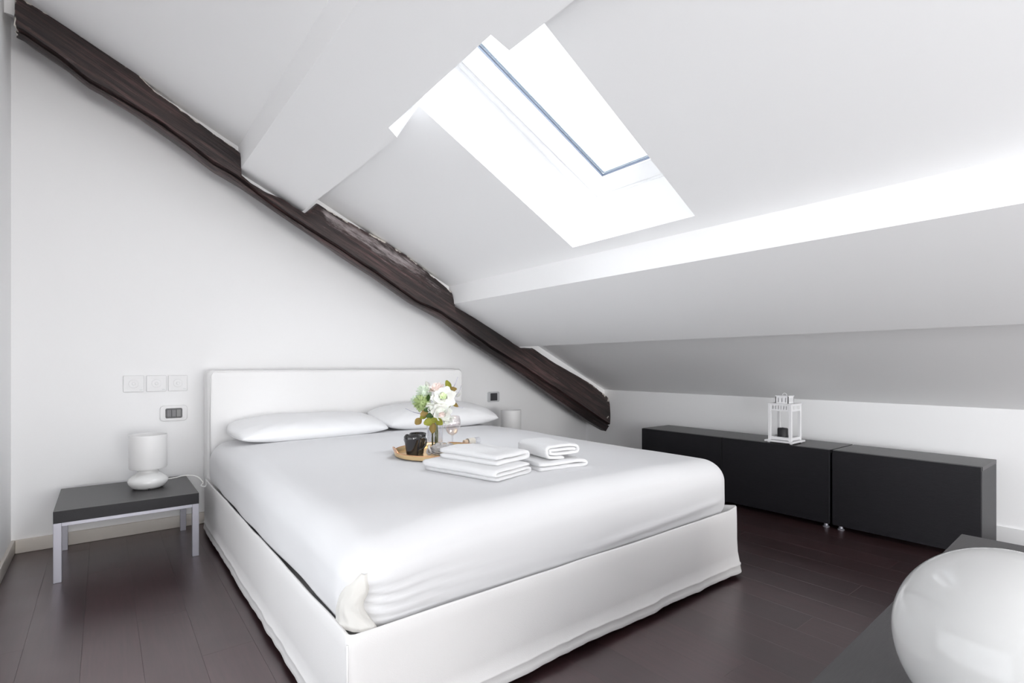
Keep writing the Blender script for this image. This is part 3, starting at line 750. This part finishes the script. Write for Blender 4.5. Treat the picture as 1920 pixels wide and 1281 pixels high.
# lantern with candle
t = thing('lantern', 'white metal lantern with glass sides on the black cabinet', 'lantern', (3.095, 1.372, .417))
def lantern(t):
    s = .080
    obj('base_plate', bx(-s, s, -s, s, .006, .016, bev=.002), M_lantern, t)
    for sx in (-1, 1):
        for sy in (-1, 1):
            bm = bmesh.new(); lathe(bm, [(.006, 0), (.008, .003), (.008, .006)], sx * .062, sy * .062, 12); obj('foot', bm, M_lantern, t)
    b = .065; pw = .015
    for sx in (-1, 1):
        for sy in (-1, 1):
            x0 = sx * b - (pw if sx > 0 else 0); y0 = sy * b - (pw if sy > 0 else 0)
            obj('post', bx(x0, x0 + pw, y0, y0 + pw, .016, .222, bev=.001), M_lantern, t)
    ib = b - pw
    for k in range(4):
        def R(bm):
            for v in bm.verts:
                x, y = v.co.x, v.co.y
                c, s_ = (1, 0, -1, 0)[k], (0, 1, 0, -1)[k]
                v.co.x, v.co.y = x * c - y * s_, x * s_ + y * c
            return bm
        obj('rail', R(bx(-ib, ib, -b + .001, -b + .009, .020, .036)), M_lantern, t)
        bm = bmesh.new()      # slotted upper band
        box(bm, -ib, ib, -b + .001, -b + .006, .214, .222); box(bm, -ib, ib, -b + .001, -b + .006, .184, .194)
        n = 6; wdt = 2 * ib / (n + 1) * .66
        x = -ib
        for q in range(n + 1):
            box(bm, x, x + wdt, -b + .001, -b + .006, .194, .214); x += (2 * ib - wdt) / n
        obj('slotted_band', R(bm), M_lantern, t)
        obj('pane', R(bx(-ib, ib, -b + .004, -b + .006, .034, .184)), M_clear, t)
        bm = bmesh.new(); u = .036
        box(bm, -u, u, -u, -u + .004, .258, .266); box(bm, -u, u, -u, -u + .004, .226, .234)
        for q in range(4):
            x = -u + q * (2 * u - .012) / 3; box(bm, x, x + .012, -u, -u + .004, .234, .258)
        obj('slotted_turret', R(bm), M_lantern, t)
    obj('roof_plate', bx(-b - .003, b + .003, -b - .003, b + .003, .222, .227, bev=.001), M_lantern, t)
    obj('roof_plate', bx(-.038, .038, -.038, .038, .266, .271, bev=.001), M_lantern, t)
    bm = bmesh.new(); pts = [(0, .012 * math.cos(a), .271 + .014 * math.sin(a)) for a in [math.pi * i / 12 for i in range(13)]]; tube(bm, pts, .0015, 6); obj('carry_ring', bm, M_lantern, t)
lantern(t)
bm = bmesh.new(); lathe(bm, [(.026, 0), (.028, .002), (.028, .060), (.025, .064), (.010, .061), (.001, .060)], n=28); tube(bm, [(0, 0, .059), (.001, 0, .070)], .0012, 6)
o = obj('candle', bm, M_candle, smooth=False, angle=40); o.location = (3.100, 1.385, .434); tag(o, 'short black pillar candle inside the white lantern', 'candle')

# ------------------------------------------------------------------ tray and what stands on it
TZ = .4865                                       # bed surface under the tray
tr = thing('tray', 'round brass-coloured tray lying on the bedspread', 'tray', (1.118, 1.905, TZ))
bm = bmesh.new(); lathe(bm, [(.178, 0), (.188, .004), (.191, .020), (.189, .0215), (.1865, .020), (.182, .006), (.175, .0035), (.001, .0035)], n=72, cap1=True)
obj('tray_dish', bm, M_gold, tr, smooth=False, angle=50)
bm = bmesh.new(); pts = [(.1895 * math.cos(a), .1895 * math.sin(a), .0215) for a in [2 * math.pi * i / 72 for i in range(73)]]; tube(bm, pts, .0022, 8, caps=False); obj('tray_rim', bm, M_copper, tr, smooth=True, label='copper coloured rim')
bm = bmesh.new(); an0 = math.radians(168)
c0 = Vector((math.cos(an0), math.sin(an0), 0)); t0 = Vector((-math.sin(an0), math.cos(an0), 0))
vv = [[], []]
for side_ in (0, 1):
    for i in range(24):
        q = 2 * math.pi * i / 24
        vv[side_].append(bm.verts.new(c0 * (.1865 + .0035 * side_ + .010 * math.sin(q)) + t0 * (.034 * math.cos(q)) + Vector((0, 0, .024 + .021 * math.sin(q)))))
bm.faces.new(vv[0][::-1]); bm.faces.new(vv[1])
for i in range(24): bm.faces.new((vv[0][i], vv[0][(i + 1) % 24], vv[1][(i + 1) % 24], vv[1][i]))
obj('tray_handle', bm, M_copper, tr, label='oval copper handle tab')
TT = TZ + .0035

def mug(x, y, rz, label):
    t = thing('mug', label, 'mug', (x, y, TT), rz, 'black mugs on the tray')
    bm = bmesh.new(); lathe(bm, [(.022, 0), (.0245, .002), (.0275, .03), (.0335, .072), (.0355, .085), (.0345, .0865), (.0325, .085), (.0305, .072), (.0245, .03), (.021, .006), (.001, .006)], n=40)
    obj('mug_body', bm, M_mug, t, smooth=True)
    bm = bmesh.new(); tube(bm, spline([(.031, 0, .075), (.046, 0, .078), (.054, 0, .066), (.049, 0, .046), (.036, 0, .033), (.027, 0, .031)], 6), [.0045] * 31, 10)
    obj('handle', bm, M_mug, t, smooth=True)
    return t
mug(.979, 1.886, math.radians(-25), 'black glossy mug in front on the tray, with the pale reflection')
mug(1.040, 1.958, math.radians(150), 'black glossy mug standing behind the other mug')

# glass vase and bouquet
VX, VY = 1.115, 1.945
bm = bmesh.new(); lathe(bm, [(.031, 0), (.034, .003), (.0345, .02), (.0345, .150), (.036, .156), (.0355, .157), (.0335, .150), (.0325, .02), (.030, .008), (.001, .007)], n=48)
o = obj('vase', bm, M_glass, smooth=True); o.location = (VX, VY, TT); tag(o, 'clear cylindrical glass vase holding the bouquet', 'vase')
bq = thing('bouquet', 'mixed bouquet of white blooms and lime leaves in the glass vase', 'flowers', (VX, VY, TT))
# local frame: r = to the right as one looks from the foot of the bed, u = up, f = towards the viewer
RV = Vector((math.cos(math.radians(38.3)), -math.sin(math.radians(38.3)), 0)); FV = Vector((-math.sin(math.radians(38.3)), -math.cos(math.radians(38.3)), 0)); UV = Vector((0, 0, 1))
S = 2.2 / 970
def bp(px, py, f=0.0):
    """offset in the bouquet: px right of the vase axis and py above the vase foot in 1/441 m units"""
    return RV * (px * S) + UV * (py * S) + FV * f
def petal(bm, base, d, up, L, W, cup=.3, n=5):
    d = d.normalized(); s = d.cross(up).normalized(); nn = s.cross(d)
    rows = []
    for i in range(n + 1):
        t = i / n; wd = W * math.sin(math.pi * (t * .82 + .10)) ; c = base + d * (L * t) + nn * (cup * L * t * t)
        rows.append([bm.verts.new(c - s * wd * .5 + nn * .12 * wd), bm.verts.new(c), bm.verts.new(c + s * wd * .5 + nn * .12 * wd)])
    for a, b in zip(rows, rows[1:]):
        for k in range(2): bm.faces.new((a[k], a[k + 1], b[k + 1], b[k]))
def bloom(px, py, f, rad, mat, seed, face=None, inner=None):
    rnd = random.Random(seed); c = bp(px, py, f)
    F = (face or (FV * .8 + UV * .5)).normalized(); A = F.orthogonal().normalized(); B = F.cross(A)
    bm = bmesh.new()
    for layer, (n, tilt, ll, ww) in enumerate(((7, 1.30, 1.0, .75), (7, .95, .95, .7), (6, .62, .85, .62), (5, .35, .7, .5), (4, .15, .55, .4))):
        for i in range(n):
            a = 2 * math.pi * (i + .5 * (layer % 2) + rnd.uniform(-.15, .15)) / n
            rd = A * math.cos(a) + B * math.sin(a)
            tl = tilt + rnd.uniform(-.12, .12)
            d = rd * math.sin(tl) + F * math.cos(tl)
            petal(bm, c - F * rad * .35 + rd * rad * .05, d, F, rad * ll * 1.05, rad * ww * 1.15, .10 if layer < 2 else .30)
    r_ = bmesh.ops.create_icosphere(bm, subdivisions=2, radius=rad * .42)
    for v in r_['verts']: v.co = v.co + c - F * rad * .12
    fl = obj('flower_head', bm, mat, bq, smooth=True)
    if inner:
        bm = bmesh.new()
        for i in range(14):
            a = i * 2.4; q = .03 + .3 * (i / 14) ** .5; rd = A * math.cos(a) + B * math.sin(a)
            petal(bm, c + F * rad * .15, rd * q * 1.6 + F, rd, rad * .5, rad * .28, .2, 3)
        obj('flower_centre', bm, inner, fl, smooth=True)
def fluff(px, py, f, rad, mat, seed, n=90, L=.4):
    rnd = random.Random(seed); c = bp(px, py, f); bm = bmesh.new()
    for i in range(n):
        z = 1 - 2 * (i + .5) / n; a = i * 2.39996; r = math.sqrt(1 - z * z); d = Vector((r * math.cos(a), r * math.sin(a), z))
        d = (d + Vector([rnd.uniform(-.2, .2) for _ in range(3)])).normalized()
        petal(bm, c + d * rad * (1 - L) * .8, d, d.orthogonal(), rad * (L + rnd.uniform(0, .15)), rad * .20, .1, 3)
    r_ = bmesh.ops.create_icosphere(bm, subdivisions=1, radius=rad * .5)
    for v in r_['verts']: v.co = v.co + c
    obj('flower_head', bm, mat, bq, smooth=False)
def leaf(px, py, f, L, W, ang, mat, out=.2):
    a = math.radians(ang); d = RV * math.cos(a) + UV * math.sin(a) + FV * out
    bm = bmesh.new(); c = bp(px, py, f) - d.normalized() * L * .5
    petal(bm, c, d, FV, L, W, .1, 8)
    bmesh.ops.solidify(bm, geom=bm.faces[:], thickness=.0006)
    obj('leaf', bm, mat, bq, smooth=True)
bloom(18, 103, .032, .054, M_petal, 1, FV * .9 + UV * .35 + RV * .1, M_petalg)
bloom(3, 121, .008, .038, M_petalp, 2, UV * .9 + FV * .3 - RV * .25)
bloom(15, 77, .050, .044, M_petal, 3, FV * .9 - UV * .3 + RV * .2, M_petalp)
bloom(-4, 84, .046, .028, M_petal, 4, FV * .9 - UV * .2 - RV * .3)
bloom(24, 63, .030, .030, M_petal, 12, FV * .7 - UV * .6 + RV * .3)
fluff(-22, 93, .025, .040, M_hydr, 5, 150, .45)
fluff(-20, 112, .005, .038, M_hydr2, 6, 130, .35)
fluff(-36, 98, .01, .024, M_hydr2, 16, 80, .45)
leaf(-16, 75, .050, .036, .030, 200, M_leafo); leaf(-18, 70, .045, .034, .026, 215, M_leafy)
leaf(-5, 71, .055, .036, .026, 190, M_leafd); leaf(-10, 82, .05, .034, .02, 190, M_leafd); leaf(-9, 104, .045, .03, .015, 80, M_leafd)
leaf(-28, 60, .045, .034, .030, 225, M_leafo, .3); leaf(-8, 60, .060, .042, .034, 200, M_leafy, .3); leaf(2, 63, .058, .034, .024, 20, M_leafy)
leaf(12, 60, .056, .040, .030, -35, M_leafy, .3); leaf(0, 48, .056, .044, .030, -88, M_leafo, .2)
leaf(26, 127, .010, .046, .026, 110, M_leafy); leaf(34, 119, .010, .040, .022, 5, M_leafo); leaf(29, 113, .005, .034, .020, 60, M_leafy)
leaf(33, 96, .010, .042, .022, -60, M_leafy); leaf(38, 91, .012, .040, .018, -35, M_leafo); leaf(31, 104, .0, .03, .016, -80, M_leafd)
leaf(-14, 128, .0, .03, .02, 120, M_petal); leaf(44, 108, .0, .03, .014, 30, M_petal)
for k, (px, py, f) in enumerate(((19, 90, .02), (2, 108, .0), (14, 70, .03), (-22, 84, .01), (-20, 100, .0), (26, 118, .0), (33, 92, .0), (0, 60, .03))):
    bm = bmesh.new(); rx = .012 * math.cos(k * 2.4); ry = .012 * math.sin(k * 2.4)
    tube(bm, spline([Vector((rx * .9, ry * .9, .012)), Vector((rx, ry, .09)), bp(px * .25, 62, f * .4), bp(px, py, f)], 5), .0024, 7)
    obj('stem', bm, M_stem, bq, smooth=True)
for pts in (((-18, 72, .02), (-38, 76, .02), (-54, 83, .02)), ((28, 110, 0), (38, 128, 0), (43, 142, -.01)), ((36, 92, .01), (46, 86, .01), (54, 84, .01)), ((30, 96, 0), (44, 112, 0), (50, 126, 0))):
    bm = bmesh.new(); tube(bm, spline([bp(*p) for p in pts], 5), [.0018] * 6 + [.001] * 5, 6); obj('twig', bm, M_twig, bq, smooth=True)

# wine glass
GX, GY = 1.215, 1.965
t = thing('wine_glass', 'thin rosy-tinted wine glass right of the vase', 'glass', (GX, GY, TT))
bm = bmesh.new(); lathe(bm, [(.034, 0), (.034, .0015), (.006, .004), (.0035, .012), (.0035, .056), (.006, .062)], n=36, cap1=False); obj('stem', bm, M_glass, t, smooth=True)
bm = bmesh.new(); lathe(bm, [(.006, .062), (.020, .070), (.032, .088), (.0365, .108), (.035, .130), (.0305, .148), (.0295, .148), (.034, .130), (.0355, .108), (.031, .089), (.019, .0715), (.004, .065)], n=40); obj('bowl', bm, M_pinkglass, t, smooth=True)

# openwork silver ornament lying in front of the vase
t = thing('openwork_ornament', 'small silver-white openwork ornament lying in front of the vase', 'ornament', (1.085, 1.832, TT + .030), math.radians(-12))
bm = bmesh.new()
for k in range(9):
    pts = []
    for i in range(41):
        a = 2 * math.pi * i / 40; th = k * math.pi / 9
        rr = 1 + .10 * math.sin(3 * a + k)
        pts.append((.052 * math.cos(a) * rr, .028 * math.sin(a) * math.cos(th) * rr, .026 * math.sin(a) * math.sin(th) * rr))
    tube(bm, pts, .0018, 6, caps=False)
for q in (-.6, -.2, .25, .65):
    rr = math.sqrt(1 - q * q); pts = [(.052 * q, .029 * rr * math.cos(a), .027 * rr * math.sin(a)) for a in [2 * math.pi * i / 30 for i in range(31)]]
    tube(bm, pts, .0016, 6, caps=False)
obj('wire_cage', bm, M_silver, t, smooth=True)
bm = bmesh.new(); pts = [(-.056 + .004 * math.sin(a * 2), .017 * math.cos(a), .016 * math.sin(a)) for a in [2 * math.pi * i / 30 for i in range(31)]]; tube(bm, pts, .0042, 8, caps=False)
obj('white_ring', bm, plain('white enamel', (.8, .76, .74), .4), t, smooth=True, label='white ring at its end')
bm = rbox(-.045, .050, -.019, .019, -.019, .019, .018, .006, lambda p, n: n * .003 * fn(p.x, p.y, p.z, 60)); obj('tissue_filling', bm, M_towel, t, smooth=True)
# little corked bottle lying on its side
t = thing('corked_bottle', 'small clear cylinder with beige stopper lying behind the folded towels', 'bottle', (1.372, 2.045, TZ + .016), math.radians(8))
def lathex(prof, n=24):
    b = bmesh.new(); lathe(b, prof, n=n)
    for v in b.verts: v.co = Vector((v.co.z, v.co.y, v.co.x))
    return b
obj('glass_body', lathex([(.0145, -.030), (.0155, -.027), (.0155, .045), (.014, .047), (.013, .045), (.0135, -.025)]), M_glass, t, smooth=False)
obj('label_sleeve', lathex([(.0158, -.028), (.0158, .012), (.0150, .012), (.0150, -.028)]), plain('beige paper', (.66, .62, .55), .8), t)
obj('stopper', lathex([(.009, -.050), (.0105, -.048), (.0105, -.029), (.009, -.028)], 16), M_cork, t)

# ------------------------------------------------------------------ towels
def ribbon(path, th, L, name_seed, nl=26, puff=None):
    """cloth of thickness th following a 2D path (x,z), extruded along y by L"""
    pts = [Vector((p.x, 0, p.y)) for p in [Vector((q[0], q[1], 0)) for q in path]]
    pts = spline([(p[0], 0, p[1]) for p in path], 6)
    n = len(pts); bm = bmesh.new(); rings = []
    nrm = []
    for i in range(n):
        d = (pts[min(i + 1, n - 1)] - pts[max(i - 1, 0)]).normalized(); nrm.append(Vector((-d.z, 0, d.x)))
    for j in range(nl + 1):
        y = -L / 2 + L * j / nl; e = min(j, nl - j) / nl
        ins = .006 * max(0, 1 - e * nl / 1.5) 
        ring = []
        for s in (1, -1):
            idx = range(n) if s == 1 else range(n - 1, -1, -1)
            for i in idx:
                p = pts[i] + nrm[i] * s * (th / 2 - ins * .5)
                sc_ = 1.0
                q = Vector((p.x * (1 + .02 * fn(y, i * .05, name_seed, 6)), y + .003 * fn(p.x * 6, p.z * 20, name_seed, 3), p.z))
                q.z += .0025 * fn(q.x, y, name_seed, 14) * (q.z > .01) + .0012 * fn(q.x, y, q.z * 3 + name_seed, 60)
                if puff: q.z = q.z * (1 + puff(q.x, y))
                q.z = max(q.z, .0004)
                ring.append(bm.verts.new(q))
        rings.append(ring)
    for a, b in zip(rings, rings[1:]):
        m_ = len(a)
        for i in range(m_): bm.faces.new((a[i], a[(i + 1) % m_], b[(i + 1) % m_], b[i]))
    bmesh.ops.triangle_fill
    for rg in (rings[0], rings[-1]):
        for i in range(n - 1):
            bm.faces.new((rg[i], rg[i + 1], rg[2 * n - 2 - i], rg[2 * n - 1 - i]))
    return bm
def zfold(W, layers, th, gap=.0012):
    """flat serpentine: layers stacked, folds alternately at both sides"""
    P = []; z = th / 2
    for k in range(layers):
        a, b = (-W / 2 + th, W / 2 - th) if k % 2 == 0 else (W / 2 - th, -W / 2 + th)
        for t in (0, .33, .66, 1): P.append((a + (b - a) * t, z))
        s = 1 if k % 2 == 0 else -1
        if k < layers - 1: P.append((b + s * (th * .8), z + (th + gap) / 2))
        z += th + gap
    return P
def roll(W, th, turns=2.0):
    """flattened roll seen from its end"""
    P = []; n = int(turns * 12)
    for i in range(n + 1):
        a = 2 * math.pi * i / 12; r = (th * 1.09) * i / 12
        P.append((r * math.cos(a) + (W / 2 - th * 2.2) * max(-1, min(1, 1.7 * math.cos(a))), r * math.sin(a)))
    mz = min(p[1] for p in P) - th / 2
    return [(p[0], p[1] - mz) for p in P]
def towel(bm, x, y, z, rz, label, rx=0, ry=0):
    o = obj('towel', bm, M_towel, smooth=True); o.location = (x, y, z); o.rotation_euler = (rx, ry, rz)
    tag(o, label, 'towel', 'folded white towels on the bed'); return o
BZ = .4855
towel(ribbon(zfold(.195, 3, .0125), .012, .34, 1), 1.035, 1.515, BZ, math.radians(14), 'wide folded white bath towel at the bottom of the left towel stack')
towel(ribbon(zfold(.20, 2, .0165), .0160, .27, 4, puff=lambda x, y: .45 * math.exp(-((x + .02) / .07) ** 2) * math.exp(-((y - .05) / .10) ** 2)), 1.075, 1.530, BZ + .0395, math.radians(14), 'puffed folded white hand towel on top of the left towel stack')
towel(ribbon(zfold(.225, 2, .0145), .014, .22, 7), 1.315, 1.46, BZ, math.radians(-8), 'folded white towel underneath the rolled one at the right')
towel(ribbon(roll(.165, .0135, 1.75), .0128, .20, 9), 1.345, 1.475, BZ + .029, math.radians(-8), 'rolled white towel on top of the right towel stack')

sc.cycles.use_denoising = True
sc.cycles.max_bounces = 18; sc.cycles.diffuse_bounces = 14; sc.cycles.transparent_max_bounces = 16
sc.cycles.caustics_reflective = False; sc.cycles.caustics_refractive = False
